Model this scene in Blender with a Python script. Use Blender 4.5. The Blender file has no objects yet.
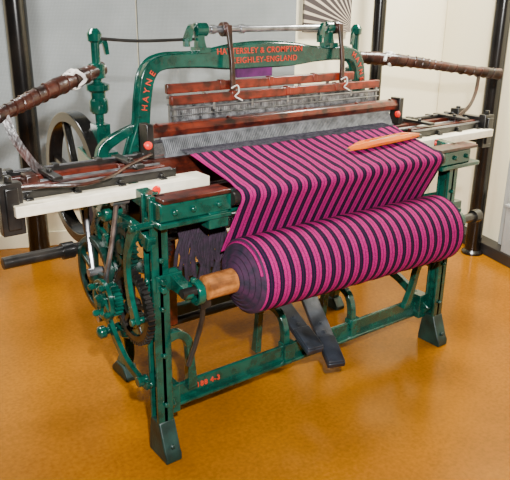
import bpy, bmesh, math, random
from mathutils import Vector, Matrix
random.seed(3)
V=Vector
# ---------------------------------------------------------------- materials
def mat(name,col,rough=.5,metal=0,col2=None,scale=8,bump=0,bscale=60,spec=.5,coat=0,detail=4,stretch=(1,1,1),grime=0):
    m=bpy.data.materials.new(name);m.use_nodes=True;nt=m.node_tree;N=nt.nodes;L=nt.links
    b=N['Principled BSDF'];b.inputs['Roughness'].default_value=rough;b.inputs['Metallic'].default_value=metal
    b.inputs['Base Color'].default_value=(*col,1);b.inputs['Specular IOR Level'].default_value=spec
    b.inputs['Coat Weight'].default_value=coat
    tc=N.new('ShaderNodeTexCoord');mp=N.new('ShaderNodeMapping');L.new(tc.outputs['Object'],mp.inputs[0]);mp.inputs['Scale'].default_value=stretch
    if col2:
        n=N.new('ShaderNodeTexNoise');n.inputs['Scale'].default_value=scale;n.inputs['Detail'].default_value=detail
        r=N.new('ShaderNodeValToRGB');r.color_ramp.elements[0].color=(*col,1);r.color_ramp.elements[1].color=(*col2,1)
        r.color_ramp.elements[0].position=.35;r.color_ramp.elements[1].position=.68
        L.new(mp.outputs[0],n.inputs['Vector']);L.new(n.outputs[0],r.inputs[0]);L.new(r.outputs[0],b.inputs['Base Color'])
        if grime:
            g=N.new('ShaderNodeTexNoise');g.inputs['Scale'].default_value=26;g.inputs['Detail'].default_value=8;L.new(tc.outputs['Object'],g.inputs['Vector'])
            q=N.new('ShaderNodeMapRange');q.inputs[1].default_value=.36;q.inputs[2].default_value=.56;q.inputs[3].default_value=1-grime;q.inputs[4].default_value=1;L.new(g.outputs[0],q.inputs[0])
            x=N.new('ShaderNodeMix');x.data_type='RGBA';x.blend_type='MULTIPLY';x.inputs[0].default_value=1
            L.new(r.outputs[0],x.inputs[6]);L.new(q.outputs[0],x.inputs[7]);L.new(x.outputs[2],b.inputs['Base Color'])
    if bump:
        n2=N.new('ShaderNodeTexNoise');n2.inputs['Scale'].default_value=bscale;bp=N.new('ShaderNodeBump');bp.inputs['Strength'].default_value=bump;bp.inputs['Distance'].default_value=.004
        L.new(mp.outputs[0],n2.inputs['Vector']);L.new(n2.outputs[0],bp.inputs['Height']);L.new(bp.outputs[0],b.inputs['Normal'])
    return m
GREEN=mat('green_enamel',(.0006,.040,.027),.18,0,(.0012,.070,.048),7,.15,50,coat=.35,grime=.45)
DGREEN=mat('dark_green_enamel',(.0008,.013,.009),.3,0,(.0015,.030,.022),9,.2,70,grime=.5)
FOOT=mat('scuffed_black_green',(.002,.012,.009),.45,0,(.008,.038,.030),14,.3,60)
STEEL=mat('worn_steel',(.42,.43,.45),.3,.85,(.16,.16,.17),20)
WIRE=mat('bright_wire',(.40,.40,.42),.3,.5,(.03,.03,.035),34,stretch=(1,1,.8))
REEDM=mat('grey_reed_wire',(.10,.105,.115),.4,.3,(.22,.23,.25),30)
IRON=mat('oily_black_iron',(.005,.005,.005),.3,0,(.022,.019,.016),12,.2,50)
REDW=mat('red_brown_wood',(.075,.008,.003),.35,0,(.27,.022,.005),5,.2,30,stretch=(.6,6,6),coat=.2,grime=.7)
BEAMW=mat('worn_beam_wood',(.030,.005,.002),.3,0,(.16,.020,.006),6,.35,22,stretch=(.7,6,6),coat=.3,grime=.85)
DWOOD=mat('dark_stained_wood',(.025,.004,.002),.33,0,(.11,.015,.006),6,.2,30,stretch=(.6,6,6),coat=.2,grime=.7)
CREAM=mat('pale_wood',(.74,.64,.44),.5,0,(.90,.84,.68),5,.15,30,stretch=(.5,6,6),grime=.12)
BROWNW=mat('oiled_wood',(.22,.07,.014),.42,0,(.50,.19,.045),7,.2,30,stretch=(.6,6,6),grime=.5)
LEATHER=mat('brown_leather',(.008,.003,.002),.32,0,(.060,.016,.009),18,.4,60)
RED=mat('red_paint',(.70,.012,.003),.4)
LETTER=mat('orange_red_lettering',(.55,.028,.006),.5)
ORANGE=mat('orange_varnished_wood',(.78,.13,.001),.3,0,(.92,.23,.006),8,0,30,stretch=(.5,5,5),coat=.3)
BLACK=mat('black_gloss_paint',(.003,.003,.003),.2,0,(.009,.007,.006),5)
YARN=mat('dark_warp_yarn',(.006,.003,.008),.9,0,(.02,.006,.02),40,.5,120)
SCRAP=mat('purple_scrap_cloth',(.05,.006,.05),.9,0,(.12,.015,.11),20)
GTHREAD=mat('grey_warp_yarn',(.03,.028,.04),.8,0,(.11,.10,.12),60)
RAG=mat('white_cotton',(.75,.72,.66),.9,0,(.5,.46,.42),30,.6,60)
WHITE=mat('offwhite_wall_paint',(.88,.80,.56),.7,0,(.92,.85,.63),1.5,.05,40)
PLINTH=mat('dark_plinth_paint',(.012,.010,.009),.5,0,(.03,.025,.02),6)
GREYB=mat('pale_grey_laminate',(.30,.31,.30),.5,0,(.38,.38,.36),6)
TREAD=mat('worn_black_board',(.004,.005,.007),.36,0,(.022,.028,.04),18,.3,50)

def floor_mat():
    m=mat('mustard_floor',(.175,.058,.0001),.22,0,(.33,.118,.0002),.8,.0,40,detail=6)
    nt=m.node_tree;N=nt.nodes;L=nt.links;b=N['Principled BSDF'];b.inputs['Specular IOR Level'].default_value=.14
    tc=N.new('ShaderNodeTexCoord');n=N.new('ShaderNodeTexNoise');n.inputs['Scale'].default_value=70;n.inputs['Detail'].default_value=6
    L.new(tc.outputs['Object'],n.inputs['Vector'])
    src=b.inputs['Base Color'].links[0].from_socket
    mx=N.new('ShaderNodeMix');mx.data_type='RGBA';mx.blend_type='MULTIPLY';mx.inputs[0].default_value=1
    mr=N.new('ShaderNodeMapRange');mr.inputs[1].default_value=.3;mr.inputs[2].default_value=.7;mr.inputs[3].default_value=.82;mr.inputs[4].default_value=1.15
    L.new(n.outputs[0],mr.inputs[0])
    L.new(src,mx.inputs[6]);L.new(mr.outputs[0],mx.inputs[7]);L.new(mx.outputs[2],b.inputs['Base Color'])
    bp=N.new('ShaderNodeBump');bp.inputs['Strength'].default_value=.10;bp.inputs['Distance'].default_value=.003
    L.new(n.outputs[0],bp.inputs['Height']);L.new(bp.outputs[0],b.inputs['Normal'])
    return m
FLOOR=floor_mat()

def panel_mat():
    m=mat('grey_woven_panel',(.17,.19,.195),.6,0,(.25,.275,.28),2.2)
    nt=m.node_tree;N=nt.nodes;L=nt.links;b=N['Principled BSDF']
    tc=N.new('ShaderNodeTexCoord');src=b.inputs['Base Color'].links[0].from_socket
    hs=[]
    for d,s in (('X',38),('Z',38)):
        w=N.new('ShaderNodeTexWave');w.bands_direction=d;w.inputs['Scale'].default_value=s;w.inputs['Distortion'].default_value=1.5
        L.new(tc.outputs['Object'],w.inputs[0]);hs.append(w)
    a=N.new('ShaderNodeMath');a.operation='MULTIPLY';L.new(hs[0].outputs[1],a.inputs[0]);L.new(hs[1].outputs[1],a.inputs[1])
    mr=N.new('ShaderNodeMapRange');mr.inputs[3].default_value=.78;mr.inputs[4].default_value=1.25;L.new(a.outputs[0],mr.inputs[0])
    mx=N.new('ShaderNodeMix');mx.data_type='RGBA';mx.blend_type='MULTIPLY';mx.inputs[0].default_value=1
    L.new(src,mx.inputs[6]);L.new(mr.outputs[0],mx.inputs[7]);L.new(mx.outputs[2],b.inputs['Base Color'])
    return m
PANEL=panel_mat()

def cloth_mat(name,x0,period=.0465):
    """Warp stripes: bands of near-black and magenta across the width (object X)."""
    m=bpy.data.materials.new(name);m.use_nodes=True;nt=m.node_tree;N=nt.nodes;L=nt.links
    b=N['Principled BSDF'];b.inputs['Roughness'].default_value=.9;b.inputs['Specular IOR Level'].default_value=.12
    tc=N.new('ShaderNodeTexCoord');sp=N.new('ShaderNodeSeparateXYZ');L.new(tc.outputs['Object'],sp.inputs[0])
    nz=N.new('ShaderNodeTexNoise');nz.inputs['Scale'].default_value=180;L.new(tc.outputs['Object'],nz.inputs['Vector'])
    ad=N.new('ShaderNodeMath');ad.operation='MULTIPLY_ADD';ad.inputs[1].default_value=.0025;L.new(nz.outputs[0],ad.inputs[0]);L.new(sp.outputs[0],ad.inputs[2])
    a2=N.new('ShaderNodeMath');a2.operation='ADD';a2.inputs[1].default_value=x0;L.new(ad.outputs[0],a2.inputs[0])
    dv=N.new('ShaderNodeMath');dv.operation='DIVIDE';dv.inputs[1].default_value=period;L.new(a2.outputs[0],dv.inputs[0])
    fr=N.new('ShaderNodeMath');fr.operation='FRACT';L.new(dv.outputs[0],fr.inputs[0])
    r=N.new('ShaderNodeValToRGB');r.color_ramp.interpolation='CONSTANT'
    P=(.28,.005,.105,1);D=(.007,.003,.014,1);P2=(.045,.003,.035,1);D2=(.10,.003,.05,1)
    els=[(.19,P2),(.23,D),(.44,P),(.68,D2),(.74,P)]
    e=r.color_ramp.elements;e[0].position=0;e[0].color=D;e[1].position=.19;e[1].color=P2
    for p,c in els[1:]:
        k=e.new(p);k.color=c
    L.new(fr.outputs[0],r.inputs[0])
    n3=N.new('ShaderNodeTexNoise');n3.inputs['Scale'].default_value=260;L.new(tc.outputs['Object'],n3.inputs['Vector'])
    mr=N.new('ShaderNodeMapRange');mr.inputs[1].default_value=.3;mr.inputs[2].default_value=.7;mr.inputs[3].default_value=.66;mr.inputs[4].default_value=1.3;L.new(n3.outputs[0],mr.inputs[0])
    mx=N.new('ShaderNodeMix');mx.data_type='RGBA';mx.blend_type='MULTIPLY';mx.inputs[0].default_value=1
    L.new(r.outputs[0],mx.inputs[6]);L.new(mr.outputs[0],mx.inputs[7]);L.new(mx.outputs[2],b.inputs['Base Color'])
    bp=N.new('ShaderNodeBump');bp.inputs['Strength'].default_value=.2;bp.inputs['Distance'].default_value=.002
    L.new(n3.outputs[0],bp.inputs['Height']);L.new(bp.outputs[0],b.inputs['Normal'])
    return m

# ---------------------------------------------------------------- mesh builder
def catmull(pts,n=8):
    pts=[V(p) for p in pts];P=[pts[0]*2-pts[1]]+pts+[pts[-1]*2-pts[-2]];o=[]
    for i in range(1,len(P)-2):
        a,b,c,d=P[i-1:i+3]
        for k in range(n):
            t=k/n;o.append(.5*((2*b)+(c-a)*t+(2*a-5*b+4*c-d)*t*t+(3*b-a-3*c+d)*t**3))
    o.append(pts[-1]);return o
class B:
    def __init__(s): s.bm=bmesh.new()
    def prism(s,pts,vec):
        vec=V(vec);a=[s.bm.verts.new(V(p)) for p in pts];b=[s.bm.verts.new(V(p)+vec) for p in pts];n=len(a)
        s.bm.faces.new(a);s.bm.faces.new(b[::-1])
        for i in range(n): s.bm.faces.new((a[i],b[i],b[(i+1)%n],a[(i+1)%n]))
        return s
    def box(s,x0,x1,y0,y1,z0,z1):
        return s.prism([(x0,y0,z0),(x1,y0,z0),(x1,y1,z0),(x0,y1,z0)],(0,0,z1-z0))
    def beam(s,p,q,w,h,up=(0,0,1)):
        p=V(p);q=V(q);d=(q-p).normalized();u=V(up)
        if abs(d.dot(u))>.95:u=V((1,0,0))
        a=d.cross(u).normalized();c=a.cross(d).normalized()
        return s.prism([p+a*w/2+c*h/2,p-a*w/2+c*h/2,p-a*w/2-c*h/2,p+a*w/2-c*h/2],q-p)
    def lathe(s,p,axis,prof,n=24):
        p=V(p);d=V(axis).normalized();u=V((0,0,1)) if abs(d.z)<.9 else V((1,0,0))
        a=d.cross(u).normalized();c=a.cross(d).normalized();rings=[]
        for t,r in prof:
            rings.append([s.bm.verts.new(p+d*t+(a*math.cos(6.28318*i/n)+c*math.sin(6.28318*i/n))*max(r,.0005)) for i in range(n)])
        for r0,r1 in zip(rings,rings[1:]):
            for i in range(n): s.bm.faces.new((r0[i],r0[(i+1)%n],r1[(i+1)%n],r1[i]))
        s.bm.faces.new(rings[0][::-1]);s.bm.faces.new(rings[-1]);return s
    def cyl(s,p,q,r,r2=None,n=18):
        p=V(p);q=V(q);return s.lathe(p,q-p,[(0,r),((q-p).length,r2 if r2 is not None else r)],n)
    def tube(s,pts,r,n=10,smooth=6):
        P=catmull(pts,smooth) if smooth else [V(p) for p in pts];m=len(P);rings=[];pa=None
        for i,p in enumerate(P):
            d=(P[min(i+1,m-1)]-P[max(i-1,0)]).normalized()
            if pa is None:
                u=V((0,0,1)) if abs(d.z)<.9 else V((1,0,0));a=d.cross(u).normalized()
            else: a=(pa-d*pa.dot(d)).normalized()
            pa=a;c=a.cross(d);rr=r(i/(m-1)) if callable(r) else r
            rings.append([s.bm.verts.new(p+(a*math.cos(6.28318*k/n)+c*math.sin(6.28318*k/n))*rr) for k in range(n)])
        for r0,r1 in zip(rings,rings[1:]):
            for i in range(n): s.bm.faces.new((r0[i],r0[(i+1)%n],r1[(i+1)%n],r1[i]))
        s.bm.faces.new(rings[0][::-1]);s.bm.faces.new(rings[-1]);return s
    def band(s,pts,w,th,normal,smooth=8):
        """flat casting following a curve: width in the plane, thickness along normal"""
        nrm=V(normal).normalized();ws=w if isinstance(w,(list,tuple)) else [w]*len(pts)
        P=catmull(pts,smooth) if smooth else [V(p) for p in pts]
        W=[q.x for q in (catmull([(a,0,0) for a in ws],smooth) if smooth else [V((a,0,0)) for a in ws])]
        m=len(P);rows=[]
        for i,p in enumerate(P):
            d=(P[min(i+1,m-1)]-P[max(i-1,0)]).normalized();a=d.cross(nrm).normalized()
            rows.append([s.bm.verts.new(p+a*x*W[i]/2+nrm*y*th/2) for x,y in((1,1),(-1,1),(-1,-1),(1,-1))])
        for r0,r1 in zip(rows,rows[1:]):
            for i in range(4): s.bm.faces.new((r0[i],r0[(i+1)%4],r1[(i+1)%4],r1[i]))
        s.bm.faces.new(rows[0][::-1]);s.bm.faces.new(rows[-1]);return s
    def ring(s,c,axis,R,r,th,n=40):
        c=V(c);d=V(axis).normalized();u=V((0,0,1)) if abs(d.z)<.9 else V((1,0,0));a=d.cross(u).normalized();e=a.cross(d)
        rows=[[s.bm.verts.new(c+d*y*th/2+(a*math.cos(6.28318*i/n)+e*math.sin(6.28318*i/n))*x) for x,y in((R,1),(r,1),(r,-1),(R,-1))] for i in range(n)]
        for i in range(n):
            r0=rows[i];r1=rows[(i+1)%n]
            for k in range(4): s.bm.faces.new((r0[k],r0[(k+1)%4],r1[(k+1)%4],r1[k]))
        return s
    def gear(s,c,axis,R,teeth,th,hub=.03,spokes=5,rim=.022):
        c=V(c);d=V(axis).normalized();s.ring(c,d,R,R-rim,th,teeth*2)
        u=V((0,0,1));a=d.cross(u).normalized();e=a.cross(d)
        tl=6.28318*R/teeth
        for i in range(teeth):
            g=6.28318*i/teeth;o=a*math.cos(g)+e*math.sin(g);tt=d.cross(o)
            s.prism([c+o*(R-.002)+tt*tl*.28-d*th/2,c+o*(R+tl*.7)+tt*tl*.14-d*th/2,c+o*(R+tl*.7)-tt*tl*.14-d*th/2,c+o*(R-.002)-tt*tl*.28-d*th/2],d*th)
        for i in range(spokes):
            g=6.28318*i/spokes+.3;o=a*math.cos(g)+e*math.sin(g)
            s.beam(c+o*hub*.5,c+o*(R-rim*.5),.016,th*.6,d)
        s.lathe(c-d*(th*.5+.012),d,[(0,hub*.8),(.006,hub),(th+.018,hub),(th+.024,hub*.8)],18);return s
    def nut(s,c,axis,r=.012,h=.012): return s.lathe(c,axis,[(0,r),(h,r)],6)

def finish(b,name,m,parent=None,bevel=.002,ang=35,label=None,mats=None):
    bm=b.bm;bmesh.ops.recalc_face_normals(bm,faces=bm.faces)
    me=bpy.data.meshes.new(name);bm.to_mesh(me);bm.free()
    xs=[v.co for v in me.vertices];lo=V((min(v.x for v in xs),min(v.y for v in xs),min(v.z for v in xs)));hi=V((max(v.x for v in xs),max(v.y for v in xs),max(v.z for v in xs)))
    c=(lo+hi)/2;me.transform(Matrix.Translation(-c))
    for mm in (mats or [m]): me.materials.append(mm)
    me.shade_smooth();me.set_sharp_from_angle(angle=math.radians(ang))
    o=bpy.data.objects.new(name,me);bpy.context.scene.collection.objects.link(o);o.location=c
    if bevel:
        k=o.modifiers.new('bevel','BEVEL');k.width=bevel;k.segments=2;k.limit_method='ANGLE';k.angle_limit=math.radians(50)
    if parent: attach(o,parent)
    if label:o['label']=label
    return o
WORLD={}
def attach(o,p):
    o.parent=p;pl=WORLD.get(p.name,p.location.copy())
    WORLD[o.name]=o.location.copy();o.location=o.location-pl
def root(name,loc,label,cat):
    e=bpy.data.objects.new(name,None);e.location=loc;e.empty_display_size=.1;bpy.context.scene.collection.objects.link(e)
    WORLD[e.name]=V(loc);e['label']=label;e['category']=cat;return e
def top(o,label,cat,group=None):
    o['label']=label;o['category']=cat
    if group:o['group']=group
    return o
def structure(o): o['kind']='structure';return o
def text(body,size,loc,rot,name,parent,depth=.002,m=LETTER,spacing=1.0,extra=0):
    cu=bpy.data.curves.new(name,'FONT');cu.body=body;cu.size=size;cu.extrude=depth;cu.align_x='CENTER';cu.align_y='CENTER';cu.space_character=spacing;cu.offset=extra
    t=bpy.data.objects.new('tmp',cu);bpy.context.scene.collection.objects.link(t)
    dg=bpy.context.evaluated_depsgraph_get();me=bpy.data.meshes.new_from_object(t.evaluated_get(dg))
    bpy.data.objects.remove(t);me.materials.clear();me.materials.append(m)
    o=bpy.data.objects.new(name,me);bpy.context.scene.collection.objects.link(o);o.location=loc;o.rotation_euler=rot
    if parent:attach(o,parent)
    return o

# ================================================================= ROOM
b=B();b.box(-3.5,5,-3.5,4.2,-.05,0);structure(finish(b,'floor',FLOOR,bevel=0))
U=V((.935,-.355,0)).normalized();NW=V((U.y,-U.x,0))   # into the room: (-.355,-.935)
W0=V((.15,2.56,0))
b=B();b.prism([W0-U*3.2,W0+U*4.6,W0+U*4.6-NW*.1,W0-U*3.2-NW*.1],(0,0,2.7));structure(finish(b,'wall_back',WHITE,bevel=0))
R0=V((2.84,.84,0));RU=V((.28,.96,0)).normalized();RN=V((RU.y,-RU.x,0))
b=B();b.prism([R0-RU*3.6+RN*.12,R0+RU*.62+RN*.12,R0+RU*.62+RN*.2,R0-RU*3.6+RN*.2],(0,0,2.7));structure(finish(b,'wall_right',WHITE,bevel=0))
b=B();b.prism([R0-RU*3.4,R0+RU*.55,R0+RU*.55+RN*.115,R0-RU*3.4+RN*.115],(0,0,.075));structure(finish(b,'trim_1',PLINTH,bevel=.004))
b=B();b.prism([R0-RU*.30+RN*.085,R0-RU*.26+RN*.085,R0-RU*.26+RN*.118,R0-RU*.30+RN*.118],(0,0,2.6));bmesh.ops.translate(b.bm,verts=b.bm.verts,vec=(0,0,.078));structure(finish(b,'trim_2',GREYB,bevel=.004))
# skirting
b=B();b.prism([W0-U*3.1+NW*.001,W0+U*2.6+NW*.001,W0+U*2.6+NW*.02,W0-U*3.1+NW*.02],(0,0,.1));structure(finish(b,'baseboard_back',WHITE,bevel=.003))
# woven display panels on the wall
angw=math.atan2(U.y,U.x)
for i,(a,c) in enumerate(((.04,.98),(.99,2.05))):
    b=B();b.box(a,c,-.045,-.005,.30,2.5)
    o=finish(b,'display_panel',PANEL,bevel=.003)
    l=o.location.copy();o.rotation_euler=(0,0,angw)
    o.location=W0+U*l.x+NW*(-l.y)+V((0,0,l.z))
    top(o,'tall grey woven fabric display panel fixed to the wall','display panel','grey wall panels')
# poster with radiating stripes
pm=bpy.data.materials.new('radiating_stripes');pm.use_nodes=True;nt=pm.node_tree;N=nt.nodes;L=nt.links
tc=N.new('ShaderNodeTexCoord');mp=N.new('ShaderNodeMapping');mp.inputs['Location'].default_value=(-.20,0,.22);L.new(tc.outputs['Object'],mp.inputs[0])
sp=N.new('ShaderNodeSeparateXYZ');L.new(mp.outputs[0],sp.inputs[0])
at=N.new('ShaderNodeMath');at.operation='ARCTAN2';L.new(sp.outputs[2],at.inputs[0]);L.new(sp.outputs[0],at.inputs[1])
mu=N.new('ShaderNodeMath');mu.operation='MULTIPLY';mu.inputs[1].default_value=42;L.new(at.outputs[0],mu.inputs[0])
si=N.new('ShaderNodeMath');si.operation='SINE';L.new(mu.outputs[0],si.inputs[0])
rr=N.new('ShaderNodeValToRGB');rr.color_ramp.elements[0].position=.3;rr.color_ramp.elements[0].color=(.03,.02,.02,1);rr.color_ramp.elements[1].position=.6;rr.color_ramp.elements[1].color=(.5,.42,.32,1)
L.new(si.outputs[0],rr.inputs[0]);L.new(rr.outputs[0],N['Principled BSDF'].inputs['Base Color'])
b=B();b.box(2.10,2.44,-.062,-.03,1.40,1.9);o=finish(b,'poster',pm,bevel=0);l=o.location.copy();o.rotation_euler=(0,0,angw);o.location=W0+U*l.x+NW*(-l.y)+V((0,0,l.z))
top(o,'poster printed with black and cream radiating stripes on the wall','poster')
# black poles
def pole(x,y,r,lab):
    e=root('metal_pole',(x,y,0),lab,'pole');e['group']='black floor-to-ceiling poles'
    b=B();b.cyl((x,y,.0),(x,y,2.69),r,n=28);finish(b,'shaft',BLACK,e,bevel=0)
    b=B();b.lathe((x,y,0.0),(0,0,1),[(0,r*1.35),(.015,r*1.35),(.03,r*1.02)],28);finish(b,'base_collar',BLACK,e,bevel=0)
pole(.33,2.27,.066,'thick black painted metal pole standing before grey wall panels')
pole(2.46,1.42,.042,'slim black painted metal pole standing behind the loom')
pole(2.74,.68,.052,'black painted metal pole beside the dark plinth')
# pale cabinet on the plinth
q=R0-RU*.38+RN*.01
e=root('storage_box',(q.x,q.y,.075),'pale grey laminate box standing on the dark plinth','box')
b=B();b.prism([q,q-RU*.4,q-RU*.4+RN*.10,q+RN*.10],(0,0,.30));
bmesh.ops.translate(b.bm,verts=b.bm.verts,vec=(0,0,.075));finish(b,'body',GREYB,e,bevel=.004)
b=B();b.prism([q-RN*.008+RU*.008,q-RU*.408-RN*.008,q-RU*.408+RN*.108,q+RN*.108+RU*.008],(0,0,.02));
bmesh.ops.translate(b.bm,verts=b.bm.verts,vec=(0,0,.375));finish(b,'lid',GREYB,e,bevel=.004)

# ================================================================= LOOM
loom=root('power_loom',(.76,.4,0),'antique dark green cast-iron power loom weaving striped magenta cloth','loom')
XR=1.52
def side_frame(x,s):
    """x plane of the frame, s=+1 direction towards the loom's middle"""
    b=B()
    b.box(x-.032,x+.032,.0,.016,.12,1.0); b.box(x-.010,x+.010,.0,.062,.12,1.0)   # tee shaped front leg
    b.box(x-.032,x+.032,.052,.064,.12,1.0)
    xr=x+s*.13
    b.band([(x+s*.02,.40,.97),(x+s*.03,.46,.75),(x+s*.07,.50,.45),(xr,.58,.16),(xr,.62,.05)],[.07,.055,.05,.055,.07],.045,(1,0,0))
    b.band([(x,.03,.97),(x,.22,.985),(x+s*.02,.46,.98),(x+s*.04,.70,1.0)],[.06,.05,.06,.08],.045,(1,0,0))
    b.band([(x,.04,.40),(x+s*.02,.2,.46),(x+s*.05,.36,.47),(x+s*.07,.50,.42)],[.06,.045,.045,.06],.03,(1,0,0))
    b.band([(x,.05,.74),(x+s*.01,.2,.70),(x+s*.02,.34,.72),(x+s*.03,.46,.80)],[.06,.045,.045,.06],.03,(1,0,0))
    b.band([(x+s*.04,.03,.17),(x+s*.07,.22,.30),(x+s*.10,.42,.34),(x+s*.10,.52,.30)],[.05,.04,.04,.05],.025,(1,0,0))
    for z in (.22,.42,.60,.78,.93): b.nut((x,-.0,z),(0,-1,0),.011,.012)
    for z in (.3,.7,.9): b.nut((x-s*.030,.034,z),(-s,0,0),.013,.014)
    o=finish(b,'side_frame',GREEN,loom,bevel=.004)
    b=B();b.prism([(x-.032,-.001,.15),(x-.034,-.042,.045),(x-.034,-.052,.03),(x-.034,-.052,0),(x-.034,.080,0),(x-.034,.080,.025),(x-.032,.066,.15)],(.066,0,0))
    b.nut((x,-.037,.06),(0,-1,.35),.011,.010)
    finish(b,'front_foot',FOOT,o,bevel=.006,label='scuffed dark iron foot')
    b=B();b.prism([(xr-.03,.575,.06),(xr-.033,.54,.02),(xr-.033,.54,0),(xr-.033,.69,0),(xr-.033,.69,.02),(xr-.03,.65,.06)],(.063,0,0))
    finish(b,'rear_foot',FOOT,o,bevel=.006,label='scuffed dark iron foot')
    return o
LF=side_frame(0,1);RF=side_frame(XR,-1)

# --- front lower cross rail and back rail
b=B();b.box(.03,1.50,.085,.10,.155,.225);b.box(.03,1.50,.06,.115,.145,.160)
b.box(.03,.09,.05,.12,.13,.25);b.box(1.44,1.50,.05,.12,.13,.25)
for x in (.64,1.03): b.box(x-.03,x+.03,.07,.12,.14,.235)
cr=finish(b,'cross_rail',GREEN,loom,bevel=.004)
text('188 4-3',.030,(.235,.083,.192),(math.pi/2,0,0),'casting_number',cr,extra=.0003,spacing=1.18)
b=B();b.box(.16,1.36,.60,.63,.20,.27);b.box(.14,.2,.58,.65,.18,.29);b.box(1.32,1.38,.58,.65,.18,.29);finish(b,'rear_cross_rail',DGREEN,loom)
b=B();b.cyl((.12,.42,.30),(1.40,.42,.30),.018);b.lathe((.70,.42,.30),(1,0,0),[(0,.03),(.04,.03)],16);finish(b,'treadle_shaft',IRON,loom,bevel=0)
# treadle guides standing on the rail
for x in (.63,1.02):
    b=B();b.band([(x,.10,.19),(x,.10,.28),(x,.13,.345),(x,.20,.365),(x,.27,.33),(x,.29,.20),(x,.30,.10)],[.04,.03,.028,.028,.028,.03,.04],.03,(1,0,0))
    finish(b,'treadle_guide',GREEN,loom,bevel=.003)
# brackets in the corners above the rail
for x,s in ((.03,1),(1.49,-1)):
    b=B();b.band([(x,.03,.47),(x+s*.05,.04,.465),(x+s*.095,.05,.42),(x+s*.11,.06,.32),(x+s*.125,.08,.20)],[.04,.032,.03,.03,.045],.03,(0,1,0))
    finish(b,'corner_brace',GREEN,loom,bevel=.003)
# treadles
def treadle(p,q,w=.078):
    b=B();p=V(p);q=V(q);d=(q-p);b.beam(p,q,w,.024)
    b.beam(p+V((0,0,.016)),p+d*.30+V((0,0,.016)),w*.96,.012)
    for u in (.36,.46,.85):b.nut(p+d*u+V((0,0,.010)),(0,0,1),.009,.010)
    finish(b,'treadle',TREAD,loom,bevel=.004,label='worn black wooden treadle board')
treadle((.765,-.085,.160),(.925,.33,.345))
treadle((.675,-.05,.240),(.745,.36,.365))

# --- breast beam
b=B();b.box(-.02,.255,-.05,.02,.925,.985);b.box(1.345,1.56,-.05,.02,.925,.985);b.box(.24,1.36,-.01,.04,.90,.975);b.box(-.03,.25,-.06,.05,.905,.925);b.box(1.36,1.62,-.06,.05,.905,.925)
b.box(.16,.24,-.055,.0,.87,.93)
for x in (.03,.10,.2,1.45,1.53):b.nut((x,-.05,.955),(0,-1,0),.012,.012)
bb=finish(b,'breast_beam',GREEN,loom,bevel=.005)
b=B();b.cyl((.25,-.054,.966),(1.35,-.054,.966),.024,n=24);finish(b,'breast_roller',IRON,bb,bevel=0)
b=B();b.box(-.01,.25,-.055,.03,.986,1.0);finish(b,'wooden_capping',DWOOD,bb,label='dark worn wooden capping strip')
b=B();b.box(1.345,1.60,-.055,.03,.986,1.0);finish(b,'wooden_capping',DWOOD,bb,label='dark worn wooden capping strip')

# --- arch
def arch():
    y=.45
    h=[(.150,1.0),(.162,1.07),(.182,1.15),(.195,1.25),(.220,1.340),(.285,1.376),(.45,1.378),(.60,1.382)]
    c=h+[(.76,1.386)]+[(1.52-x,z) for x,z in h[::-1]]
    w=[.10,.075,.056,.055,.058,.054,.056,.090];w=w+[.100]+w[::-1]
    b=B();b.band([(p[0],y,p[1]) for p in c],w,.035,(0,1,0),smooth=8)
    b.band([(p[0],y+.02,p[1]) for p in c],[k+.012 for k in w],.008,(0,1,0),smooth=8)
    b.box(-.0,.22,.40,.54,.985,1.012);b.box(1.30,1.52,.40,.54,.985,1.012)
    b.band([(.03,.49,1.0),(.04,.50,1.06),(.09,.49,1.10),(.16,.46,1.14)],[.06,.045,.04,.03],.03,(0,1,0))
    for x in (.03,.21,1.31,1.49): b.nut((x,.42,1.008),(0,0,1),.014,.016)
    return finish(b,'overhead_arch',GREEN,loom,bevel=.004)
AR=arch()
yy=.431
text('HATTERSLEY & CROMPTON',.0325,(.735,yy,1.406),(math.pi/2,0,0),'maker_lettering',AR,extra=.0001,spacing=1.10)
text('KEIGHLEY-ENGLAND',.0325,(.755,yy,1.369),(math.pi/2,0,0),'maker_lettering',AR,extra=.0001,spacing=1.14)
for ch,(x,z,a) in zip('HAYNE',((.189,1.214,-1.4),(.195,1.245,-1.38),(.201,1.276,-1.3),(.211,1.307,-1.2),(.228,1.337,-.95))):
    text(ch,.033,(x,yy,z),(math.pi/2,a,0),'side_lettering',AR,extra=.0001)
for ch,(x,z,a) in zip('HAYNE',((1.268,1.368,.55),(1.291,1.348,.9),(1.307,1.320,1.1),(1.318,1.290,1.25),(1.325,1.259,1.35))):
    text(ch,.032,(x,yy,z),(math.pi/2,a,0),'side_lettering',AR,extra=.0001)

# --- top rocking shaft with brackets and straps
tsh=B();tsh.cyl((.42,.455,1.49),(1.18,.455,1.49),.013)
for x in (.50,.64,1.09): tsh.lathe((x,.455,1.49),(1,0,0),[(0,.018),(.02,.018)],14)
tsh=finish(tsh,'top_shaft',STEEL,loom,bevel=0,label='polished steel rocking shaft')
for x in (.455,1.13):
    b=B()
    b.box(x-.025,x+.025,.42,.49,1.405,1.425);b.band([(x,.455,1.41),(x-.005,.455,1.46),(x,.455,1.505)],[.045,.03,.04],.03,(0,1,0))
    b.lathe((x-.028,.455,1.49),(1,0,0),[(0,.02),(.004,.026),(.052,.026),(.056,.02)],16)
    b.band([(x-.02,.455,1.49),(x-.05,.44,1.50),(x-.075,.43,1.455)],[.025,.022,.03],.02,(0,1,0));b.nut((x-.078,.43,1.43),(0,0,1),.014,.03)
    finish(b,'shaft_bracket',GREEN,tsh,bevel=.003)
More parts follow.
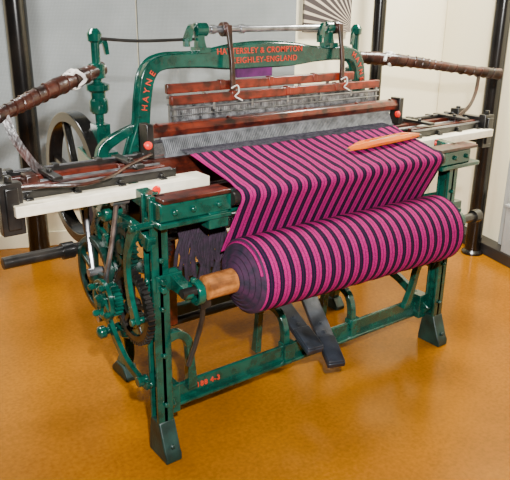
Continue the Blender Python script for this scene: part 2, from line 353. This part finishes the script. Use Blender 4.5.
for x in (.560,1.155):
    b=B();b.band([(x,.385,1.255),(x,.39,1.36),(x,.405,1.44),(x,.415,1.508)],[.022,.018,.018,.026],.014,(0,1,0))
    b.ring((x,.447,1.49),(1,0,0),.028,.014,.024,20);finish(b,'heddle_strap',LEATHER,loom,bevel=.002,label='dark brown leather and wood harness strap')
    b=B();b.tube([(x-.015,.375,1.27),(x+.01,.368,1.28),(x+.014,.364,1.255),(x-.005,.362,1.240),(x+.01,.36,1.230),(x+.03,.36,1.220)],.003,6)
    finish(b,'tie_cord',RAG,loom,bevel=0,label='knotted white cotton cord')
b=B();b.tube([(.07,.60,1.46),(.22,.52,1.45),(.43,.46,1.455)],.006,8);finish(b,'connecting_rod',IRON,loom,bevel=0)
b=B();b.box(.62,.80,.44,.46,1.30,1.335);finish(b,'hanging_ribbon',SCRAP,AR,bevel=0,label='dark purple fabric scrap')

# --- heddle frames
def heddle_frame(y,zt,x0,x1,h):
    b=B();b.box(x0,x1,y-.011,y+.011,zt-h,zt)
    for i in range(1,4):
        xx=x0+(x1-x0)*i/4;b.box(xx-.006,xx+.018,y-.014,y+.013,zt-h*.9,zt+.004)
    fr=finish(b,'heddle_frame',REDW,loom,bevel=.003,label='red-brown wooden heddle frame')
    b=B();b.box(x0,x1,y-.011,y+.011,.86,.89);finish(b,'lower_stave',REDW,fr)
    b=B()
    for x in (x0+.01,x1-.02): b.box(x,x+.012,y-.006,y+.006,.89,zt-h)
    b.cyl((x0,y-.004,zt-h-.014),(x1,y-.004,zt-h-.014),.0055,n=8)
    b.cyl((x0,y-.006,zt-h-.040),(x1,y-.006,zt-h-.040),.003,n=8)
    for i in range(1,6):
        xx=x0+(x1-x0)*i/6;b.box(xx,xx+.010,y-.010,y+.002,zt-h-.026,zt-h)
    finish(b,'carrier_rod',STEEL,fr,bevel=0)
    b=B();n=130
    for i in range(n):
        x=x0+.02+(x1-x0-.04)*i/n
        b.box(x,x+.0042,y-.001,y+.002,.895,zt-h-.010)
        b.box(x-.001,x+.0050,y-.005,y+.001,zt-h-.060,zt-h-.050)
    o=finish(b,'heddle_wires',WIRE,fr,bevel=0,label='dense row of fine steel heddle wires');o['kind']='stuff'
heddle_frame(.380,1.256,.27,1.385,.034)
heddle_frame(.410,1.298,.27,1.245,.036)

# --- sley: race beam, reed, hand rail, shuttle boxes
sley=bpy.data.objects.new('sley',None);bpy.context.scene.collection.objects.link(sley);sley.location=(.76,.3,1.0);attach(sley,loom);sley['label']='wooden sley carrying reed and shuttle boxes'
b=B();b.box(.0,1.52,.285,.345,.93,1.050);
for x in (.2,1.32): b.box(x-.03,x+.03,.30,.34,.35,.94)
finish(b,'race_beam',DWOOD,sley,bevel=.004)
b=B();b.prism([(.13,.310,1.120),(.13,.345,1.120),(.13,.352,1.142),(.13,.345,1.167),(.13,.315,1.164),(.13,.304,1.142)],(1.345,0,0));
for x in (.18,.5,.9,1.2,1.42): b.nut((x,.33,1.163),(0,0,1),.010,.008)
hr=finish(b,'hand_rail',BEAMW,sley,bevel=.004,label='chunky worn dark brown wooden hand rail')
for x in (.13,1.46):
    b=B();b.box(x-.005,x+.022,.298,.358,1.05,1.174);finish(b,'rail_bracket',IRON,hr)
b=B();b.prism([(.19,.285,1.050),(.19,.297,1.050),(.19,.297,1.060),(.19,.285,1.060)],(1.22,0,0));b.box(.19,1.41,.314,.326,1.112,1.122)
n=150
for i in range(n):
    x=.195+1.21*i/n;b.prism([(x,.286,1.058),(x,.295,1.058),(x,.323,1.115),(x,.314,1.115)],(.0045,0,0))
finish(b,'reed',REEDM,sley,bevel=0,label='grey steel wire reed')
b=B()
for i in range(190):
    x=.258+1.085*i/190;b.tube([(x,.215,1.0655),(x,.30,1.072),(x,.40,1.085+.012*(i%2)),(x,.75,1.0),(x,.98,.80)],.0015,3,smooth=0)
o=finish(b,'warp_threads',GTHREAD,loom,bevel=0,label='dark parallel warp threads');o['kind']='stuff'
b=B();b.lathe((.20,.95,.66),(1,0,0),[(0,.03),(.02,.03),(.02,.20),(.035,.20),(.035,.15),(1.085,.15),(1.085,.20),(1.10,.20),(1.10,.03),(1.13,.03)],36)
finish(b,'warp_beam',YARN,loom,bevel=0,label='large beam of dark warp yarn')

def shuttle_box(x0,x1,out):
    """x0 inner end, x1 outer end"""
    a,c=min(x0,x1),max(x0,x1)
    e=bpy.data.objects.new('shuttle_box',None);bpy.context.scene.collection.objects.link(e);e.location=((a+c)/2,.23,1.0);attach(e,sley)
    b=B();b.box(a if out<0 else a-.02,c+(.10 if out<0 else 0),.11,.20,.972,1.008);b.box(a,c,.20,.35,.965,.985)
    finish(b,'bottom_board',CREAM,e,bevel=.003,label='pale cream wooden board')
    b=B();b.box(a,c-.0,.175,.19,.985,1.035);b.box(a,c,.335,.352,.985,1.06);b.box(a,c,.19,.335,.985,.99)
    for k in range(4):
        x=a+.06+(c-a-.12)*k/3;b.nut((x,.173,1.020),(0,-1,0),.009,.010);b.box(x-.012,x+.012,.15,.19,1.008,1.014);b.box(x-.012,x+.012,.335,.37,1.055,1.068)
    for k in range(2):
        x=a+.16+(c-a-.30)*k;b.box(x-.016,x+.016,.17,.37,1.055,1.067);b.nut((x,.25,1.067),(0,0,1),.010,.010)
    finish(b,'box_plates',IRON,e,bevel=.002,label='oily black iron guide plates')
    b=B();b.box(a+.05,c-.03,.20,.225,.990,1.045);b.box(a+.05,c-.1,.30,.325,.990,1.05);finish(b,'swell',DWOOD,e,bevel=.003,label='dark wooden box side')
    b=B();b.cyl((a+.02,.262,1.035),(c-.02,.262,1.035),.008);b.box(a+.03,c-.02,.172,.186,1.036,1.042);b.box(a+.03,c-.02,.336,.348,1.061,1.065);finish(b,'spindle',STEEL,e,bevel=0,label='bright steel picker spindle')
    xe=x1
    b=B();b.box(xe-.02,xe+.02,.13,.37,.93,1.06);b.box(xe-.035,xe+.035,.14,.18,.91,1.075);b.box(xe-.03,xe+.03,.31,.36,.95,1.085)
    b.lathe((xe-.03,.268,1.035),(1,0,0),[(0,.018),(.06,.018)],14)
    for yv in (.16,.335): b.nut((xe,yv,1.075),(0,0,1),.013,.02)
    finish(b,'end_bracket',IRON,e,bevel=.003)
    xp=xe-out*.10
    b=B();b.prism([(xp-.02,.24,.99),(xp+.02,.24,.99),(xp+.02,.30,.99),(xp-.02,.30,.99)],(0,0,.075));b.lathe((xp-.03,.268,1.035),(1,0,0),[(0,.02),(.06,.02)],12)
    finish(b,'picker',LEATHER,e,bevel=.006,label='brown rawhide picker')
    b=B();b.lathe((x0+out*.045,.30,1.10),(out*.2,-1,.2),[(0,.006),(.004,.015),(.016,.015),(.022,.006)],14)
    finish(b,'red_cap',RED,e,bevel=0,label='small red painted cap')
    b=B();b.lathe((x0+out*.12,.108,.990),(0,-1,0),[(0,.014),(.006,.017),(.012,.012)],14)
    finish(b,'red_cap',RED,e,bevel=0,label='small red painted cap')
    return e
shuttle_box(.17,-.42,-1);shuttle_box(1.39,1.95,1)

# --- picking shafts and sticks
def picking(x,sx,tip):
    b=B();b.cyl((x,.60,.60),(x,.60,1.455),.017);b.lathe((x,.60,1.18),(0,0,1),[(0,.03),(.01,.036),(.05,.036),(.06,.028),(.08,.028),(.09,.045),(.11,.045),(.12,.02)],20)
    b.lathe((x,.60,1.44),(0,0,1),[(0,.012),(.01,.026),(.035,.028),(.05,.018),(.055,.012)],16)
    b.lathe((x,.60,1.31),(0,0,1),[(0,.02),(.005,.032),(.055,.032),(.06,.02)],18)
    b.box(x-.05,x+.05,.56,.64,1.00,1.03);b.band([(x,.60,1.44),(x-sx*.03,.59,1.45),(x-sx*.04,.585,1.40)],[.02,.02,.015],.014,(0,1,0))
    b.box(x-.028,x+.028,.57,.63,1.05,1.14)
    ps=finish(b,'picking_shaft',GREEN,loom,bevel=.003)
    p=V((x,.60,1.34));t=V(tip);d=(t-p);L=d.length;nrm=d.normalized()
    b=B();b.tube([p-d*.04,p+d*.3+V((0,0,.010)),p+d*.7+V((0,0,.004)),t],lambda u:.027+.004*math.sin(u*7)+.0012*math.sin(u*45),14,smooth=30)
    st=finish(b,'picking_stick',LEATHER,ps,bevel=0,label='picking stick bound in dark brown leather')
    pts=[];a=nrm.cross(V((0,0,1))).normalized();c=a.cross(nrm)
    for k in range(260):
        u=.06+.90*k/260;ph=k*.42+math.sin(k*.05)*2.0;rad=.0262+.004*math.sin(u*7)
        pts.append(p+d*u+V((0,0,.010*math.sin(math.pi*min(u/.75,1))))+(a*math.cos(ph)+c*math.sin(ph))*rad)
    b=B();b.tube(pts,.0038,6,smooth=0);finish(b,'leather_thong',LEATHER,st,bevel=0,label='leather thong winding')
    return ps
def rag(cx,cy,cz,ps,n=9):
    b=B();pts=[]
    for k in range(26):
        a=k*1.1;pts.append((cx+.026*math.cos(a)+.008*math.sin(k*2.3),cy+.024*math.sin(a*1.3),cz+.026*math.sin(a)+.006*math.cos(k*1.9)))
    pts+=[(cx-.04,cy-.02,cz+.02),(cx-.06,cy-.03,cz-.005)]
    b.tube(pts,.008,6,smooth=4);finish(b,'cotton_rag',RAG,ps,bevel=0,label='knotted white cotton rag')
ps=picking(.08,-1,(-.62,.28,1.165));rag(-.03,.55,1.32,ps)
ps=picking(1.44,1,(2.22,.30,1.245));rag(1.62,.54,1.33,ps)
# picking straps
b=B()
b.band([(-.34,.39,1.235),(-.325,.37,1.17),(-.30,.34,1.11),(-.27,.31,1.06),(-.24,.29,1.035)],[.028]*5,.005,(.3,1,0))
finish(b,'picking_strap',LEATHER,loom,bevel=0,label='long brown leather picking strap')
b=B();b.tube([(-.38,.16,1.05),(-.30,.12,1.055),(-.20,.10,1.05),(-.10,.13,1.055),(-.02,.18,1.065),(.06,.22,1.075),(.12,.26,1.075)],.006,8)
finish(b,'loop_strap',LEATHER,loom,bevel=0,label='loose brown leather thong')
b=B();b.band([(2.10,.34,1.25),(2.06,.32,1.16),(1.98,.29,1.10),(1.88,.27,1.06)],[.02]*4,.005,(.3,1,0))
finish(b,'picking_strap',LEATHER,loom,bevel=0,label='long brown leather picking strap')

# --- crank shaft and big wheel
b=B();b.cyl((-.35,.60,.65),(1.50,.60,.65),.024,n=20);b.lathe((-.12,.60,.65),(1,0,0),[(0,.034),(.05,.034)],20);finish(b,'crank_shaft',IRON,loom,bevel=.002,label='oily dark steel shaft')
b=B();c=(.04,.78,.89);b.ring(c,(1,0,0),.275,.235,.06,56)
for i in range(6):
    g=math.pi*i/3+.2;b.beam((c[0],c[1]+.03*math.cos(g),c[2]+.03*math.sin(g)),(c[0],c[1]+.24*math.cos(g),c[2]+.24*math.sin(g)),.024,.03,(1,0,0))
b.lathe((c[0]-.06,c[1],c[2]),(1,0,0),[(0,.035),(.01,.045),(.10,.045),(.11,.035)],20);finish(b,'flywheel',BLACK,loom,bevel=.003,label='large spoked black iron flywheel')
b=B();b.ring((.16,.70,.80),(1,0,0),.19,.03,.03,44);b.ring((.16,.70,.80),(1,0,0),.20,.17,.05,44);finish(b,'belt_pulley',BLACK,loom,bevel=.003)

# --- take-up gearing on the near side
def part_gear(c,R,t,th,m,name='gear_wheel',sp=5,hub=.028):
    b=B();b.gear(c,(1,0,0),R,t,th,hub,sp);return finish(b,name,m,loom,bevel=0)
part_gear((-.055,.11,.585),.130,46,.024,IRON)
part_gear((-.090,.20,.585),.050,20,.03,GREEN,sp=4,hub=.022)
part_gear((-.060,.14,.80),.070,26,.022,DGREEN,sp=4)
part_gear((-.030,.33,.76),.105,36,.022,GREEN)
b=B();c=V((-.055,.42,.60));b.ring(c,(1,0,0),.15,.128,.026,44)
for i in range(5):
    g=math.pi*2*i/5+.4;b.beam(c+V((0,.02*math.cos(g),.02*math.sin(g))),c+V((0,.135*math.cos(g),.135*math.sin(g))),.016,.018,(1,0,0))
b.lathe(c-V((.03,0,0)),(1,0,0),[(0,.018),(.008,.030),(.05,.030),(.058,.018)],18);finish(b,'take_up_wheel',DGREEN,loom,bevel=.002,label='dark green spoked take-up wheel')
b=B();c=V((-.12,.215,.585));b.ring(c,(1,0,0),.078,.060,.016,28)
for i in range(4):
    g=math.pi*i/2+.5;o=V((0,math.cos(g),math.sin(g)));b.beam(c,c+o*.065,.014,.014,(1,0,0));b.lathe(c+o*.069-V((.006,0,0)),(-1,0,0),[(0,.008),(.006,.012),(.018,.012),(.024,.006)],12)
b.lathe(c-V((.03,0,0)),(1,0,0),[(0,.016),(.01,.024),(.05,.024),(.12,.018)],16);finish(b,'hand_wheel',GREEN,loom,bevel=.002,label='small green hand wheel with knobs')
b=B();b.lathe((-.13,.27,.43),(1,0,0),[(0,.012),(.008,.024),(.03,.024),(.036,.014),(.15,.014)],14)
b.band([(-.05,.27,.43),(-.05,.19,.44),(-.05,.08,.50),(-.05,.02,.56)],[.045,.03,.03,.045],.02,(1,0,0));finish(b,'pawl_lever',GREEN,loom,bevel=.003)
b=B();b.band([(-.08,.31,.56),(-.08,.26,.46),(-.075,.16,.36),(-.06,.07,.31),(-.05,.03,.30)],[.03,.034,.034,.03,.04],.018,(1,0,0));b.lathe((-.08,.06,.31),(1,0,0),[(0,.02),(.04,.02)],12);finish(b,'curved_lever',GREEN,loom,bevel=.003)
b=B();b.band([(-.085,.0,.92),(-.09,.06,.80),(-.095,.05,.68),(-.09,.02,.56)],[.05,.03,.03,.045],.018,(1,0,0));b.nut((-.094,.0,.91),(-1,0,0),.014,.014);b.nut((-.098,.02,.57),(-1,0,0),.014,.014);b.cyl((-.09,.0,.91),(0,.0,.91),.012);b.cyl((-.09,.02,.57),(0,.02,.57),.012);finish(b,'hanging_lever',GREEN,loom,bevel=.003)
for pts,r in (([(-.07,.16,.96),(-.08,.20,.80),(-.085,.27,.62),(-.08,.33,.46)],.009),([(-.05,.46,.98),(-.06,.46,.8),(-.075,.40,.62)],.010)):
    b=B();b.tube(pts,r,8)
    for q in (pts[0],pts[-1]): b.lathe(V(q)-V((.02,0,0)),(1,0,0),[(0,.016),(.06,.016)],12)
    finish(b,'linkage_rod',STEEL,loom,bevel=0,label='worn steel linkage rod')
for q,r in (((-.06,.26,.89),.030),((-.05,.48,.88),.034)):
    b=B();b.lathe(V(q)-V((.03,0,0)),(1,0,0),[(0,r*.5),(.008,r),(.03,r),(.034,r*.5),(.08,r*.5)],16);b.nut(V(q)-V((.028,0,0)),(-1,0,0),r*.35,.014);finish(b,'bearing_boss',GREEN,loom,bevel=.002)
b=B();b.band([(-.03,.0,.84),(-.04,.14,.88),(-.04,.3,.87),(-.03,.45,.90)],[.05,.035,.035,.05],.03,(1,0,0));finish(b,'bearing_bar',GREEN,loom,bevel=.002)
# --- cloth roller supports
for x,s in ((0,1),(XR,-1)):
    b=B();b.band([(x+s*.05,.03,.70),(x+s*.055,-.04,.685),(x+s*.06,-.10,.670)],[.07,.045,.04],.04,(1,0,0));b.box(x-.02,x+.08,-.005,.045,.665,.725)
    b.ring((x+s*.078,-.10,.68),(1,0,0),.044,.030,.026,24);b.lathe((x+s*.03,-.10,.68),(s,0,0),[(0,.010),(.004,.017),(.03,.017)],14)
    for z in (.675,.705): b.nut((x,-.006,z),(0,-1,0),.013,.018)
    b.nut((x+s*.066,-.10,.72),(0,0,1),.011,.016);finish(b,'roller_bracket',GREEN,loom,bevel=.003)
b=B();b.tube([(.10,-.10,.66),(.105,-.09,.58),(.09,-.08,.50),(.05,-.08,.40)],.009,8);b.box(.085,.125,-.115,-.085,.62,.67);finish(b,'ratchet_rod',IRON,loom,bevel=0,label='dark iron hanging rod')
b=B();b.lathe((.105,-.10,.688),(1,0,0),[(0,.034),(.006,.043),(.19,.044),(1.18,.044),(1.31,.042),(1.316,.034)],24);ro=finish(b,'cloth_roller',BROWNW,loom,bevel=0,label='oiled brown wooden cloth roller')
b=B();b.cyl((.02,-.10,.688),(.12,-.10,.688),.016);finish(b,'gudgeon',IRON,ro,bevel=0)
b=B();b.lathe((1.40,-.10,.676),(1,0,0),[(0,.02),(.16,.02),(.16,.03),(.20,.03)],16);finish(b,'gudgeon',IRON,ro,bevel=0)
# dark thrums hanging under the beam
b=B()
for k in range(34):
    x=.13+.005*k;b.tube([(x,.10,.95),(x+random.uniform(-.02,.02),.08,.85),(x+random.uniform(-.03,.03),.08,.76),(x+random.uniform(-.03,.03),.09,random.uniform(.60,.72))],.008,5)
finish(b,'thread_ends',YARN,loom,bevel=0,label='tangle of dark loose thread ends')
b=B();b.box(.04,1.48,.16,.18,.60,.66);finish(b,'inner_stretcher',DGREEN,loom)
b=B();b.cyl((.03,.20,.78),(1.49,.20,.78),.02);b.gear((.10,.20,.78),(1,0,0),.075,24,.02);finish(b,'inner_shaft',IRON,loom,bevel=0)

# ================================================================= CLOTH
fab=root('striped_fabric',(.795,-.10,.81),'magenta and black striped woven cloth wound on a roller','fabric')
rows=[(.218,1.067,.255,1.341),(.15,1.050,.259,1.334),(.06,1.031,.263,1.329),(-.01,1.014,.267,1.324),(-.045,1.005,.268,1.322),(-.070,.998,.268,1.322),(-.087,.984,.268,1.321),(-.089,.962,.267,1.321),(-.068,.92,.264,1.320),(-.037,.86,.260,1.318),(-.006,.80,.258,1.316),(.010,.772,.258,1.316),(.022,.748,.258,1.316)]
sm=catmull([(r[0],r[1],0) for r in rows],5);xl=catmull([(r[2],r[3],0) for r in rows],5)
bm=bmesh.new();nx=60;g=[]
for i,(p,x) in enumerate(zip(sm,xl)):
    row=[]
    for j in range(nx+1):
        u=j/nx;w=.0018*math.sin(u*34+i*.2)+.001*math.sin(u*90+i*.5)
        row.append(bm.verts.new((x.x+(x.y-x.x)*u,p.x-w*.5,p.y+w)))
    g.append(row)
for a,c in zip(g,g[1:]):
    for j in range(nx): bm.faces.new((a[j],a[j+1],c[j+1],c[j]))
bb_=B();bb_.bm.free();bb_.bm=bm
sheet=finish(bb_,'fabric_sheet',cloth_mat('striped_sheet',5.0-.02),fab,bevel=0,ang=80)
so=sheet.modifiers.new('thick','SOLIDIFY');so.thickness=.002
p0=V((.262,-.10,.692));p1=V((1.318,-.10,.673));Lr=(p1-p0).length
b=B();prof=[(-.040,.046)]
for k in range(8): prof+= [(-.040+.005*k+.003*(k%2),.048+.0095*k),(-.038+.005*k+.003*((k+1)%2),.054+.0095*k)]
prof+=[(.004,.128),(.009,.1345)]
nn=40
for k in range(1,nn): prof.append((.009+(Lr-.015)*k/nn,.136+.008*k/nn+.0012*math.sin(k*1.7)))
prof+=[(Lr-.006,.1425),(Lr,.136),(Lr,.047)]
b.lathe(p0,p1-p0,prof,56)
EDGE=mat('rolled_selvedge',(.006,.003,.014),.85,0,(.035,.004,.03),30,.4,120)
roll=finish(b,'fabric_roll',None,fab,bevel=0,ang=50,mats=[cloth_mat('striped_roll',5.0),EDGE],label='thick roll of magenta and black striped cloth')
for pl in roll.data.polygons:
    if abs(pl.normal.x)>.75 or (roll.data.vertices[pl.vertices[0]].co.yz-Vector((0,0))).length<.125: pl.material_index=1

# ================================================================= SHUTTLE
sp0=V((.885,.045,1.036));sp1=V((1.345,.075,1.042));d=(sp1-sp0);Ls=d.length
sh=root('weaving_shuttle',tuple((sp0+sp1)/2),'orange varnished wooden shuttle lying on the striped cloth','shuttle')
b=B();n=24;dn=d.normalized();sd=V((-dn.y,dn.x,0))
def wdt(u): return .024*min(1,(math.sin(math.pi*min(max(u,.0),1))*1.6+.06))
bm=b.bm;rws=[]
for k in range(n+1):
    u=k/n;w=max(wdt(u),.003);c=sp0+d*u;hh=.014+.012*min(1,math.sin(math.pi*u)*1.8)
    iw=max(0,w-.009) if .22<u<.80 else .0
    zz=V((0,0,1));bot=c;tp=c+zz*hh;fl=c+zz*(.006 if iw>0 else hh)
    rws.append([bm.verts.new(v) for v in (bot-sd*w*.7,bot+sd*w*.7,c+zz*hh*.5+sd*w,tp+sd*w*.85,tp+sd*max(iw,.001),fl+sd*max(iw,.0008),fl-sd*max(iw,.0008),tp-sd*max(iw,.001),tp-sd*w*.85,c+zz*hh*.5-sd*w)])
for a,c in zip(rws,rws[1:]):
    for i in range(10): bm.faces.new((a[i],a[(i+1)%10],c[(i+1)%10],c[i]))
bm.faces.new(rws[0]);bm.faces.new(rws[-1][::-1])
finish(b,'body',ORANGE,sh,bevel=0,ang=40)
b=B();b.lathe(sp0+d*.26+V((0,0,.018)),d,[(0,.004),(.01,.006),(.16,.010),(.20,.010),(.21,.004)],12);finish(b,'bobbin',BROWNW,sh,bevel=0)
for q,dd in ((sp0+d*.01,-dn),(sp1-d*.01,dn)):
    b=B();b.lathe(q+V((0,0,.007)),dd,[(0,.006),(.02,.001)],10);finish(b,'metal_tip',STEEL,sh,bevel=0)

# ================================================================= LIGHT
def area(name,loc,tgt,size,power,col=(1,1,1)):
    l=bpy.data.lights.new(name,'AREA');l.energy=power;l.size=size;l.color=col
    o=bpy.data.objects.new(name,l);bpy.context.scene.collection.objects.link(o);o.location=loc
    o.rotation_euler=(V(tgt)-V(loc)).to_track_quat('-Z','Y').to_euler();return o
area('ceiling_light',(-.5,1.2,2.6),(-.1,1.3,0),.5,88,(1,.98,.92))
area('ceiling_light',(2.1,.3,2.6),(2.2,.6,.4),.5,125,(1,.97,.88))
area('flash_light',(-.85,-1.95,1.95),(.9,.4,.75),.06,190,(1,.985,.96))
w=bpy.data.worlds.new('world');bpy.context.scene.world=w;w.use_nodes=True
w.node_tree.nodes['Background'].inputs[0].default_value=(1,.97,.92,1);w.node_tree.nodes['Background'].inputs[1].default_value=.02

# ================================================================= CAMERA
cam=bpy.data.cameras.new('camera');cam.sensor_width=36;cam.sensor_fit='HORIZONTAL';cam.lens=668/510*36
co=bpy.data.objects.new('camera',cam);bpy.context.scene.collection.objects.link(co)
r=V((.80419,-.59426,.01164));u=V((.19207,.27835,.94108));k=V((-.56249,-.75457,.33798))
co.matrix_world=Matrix(((r.x,u.x,k.x,-.9861),(r.y,u.y,k.y,-1.8491),(r.z,u.z,k.z,1.6),(0,0,0,1)))
bpy.context.scene.camera=co
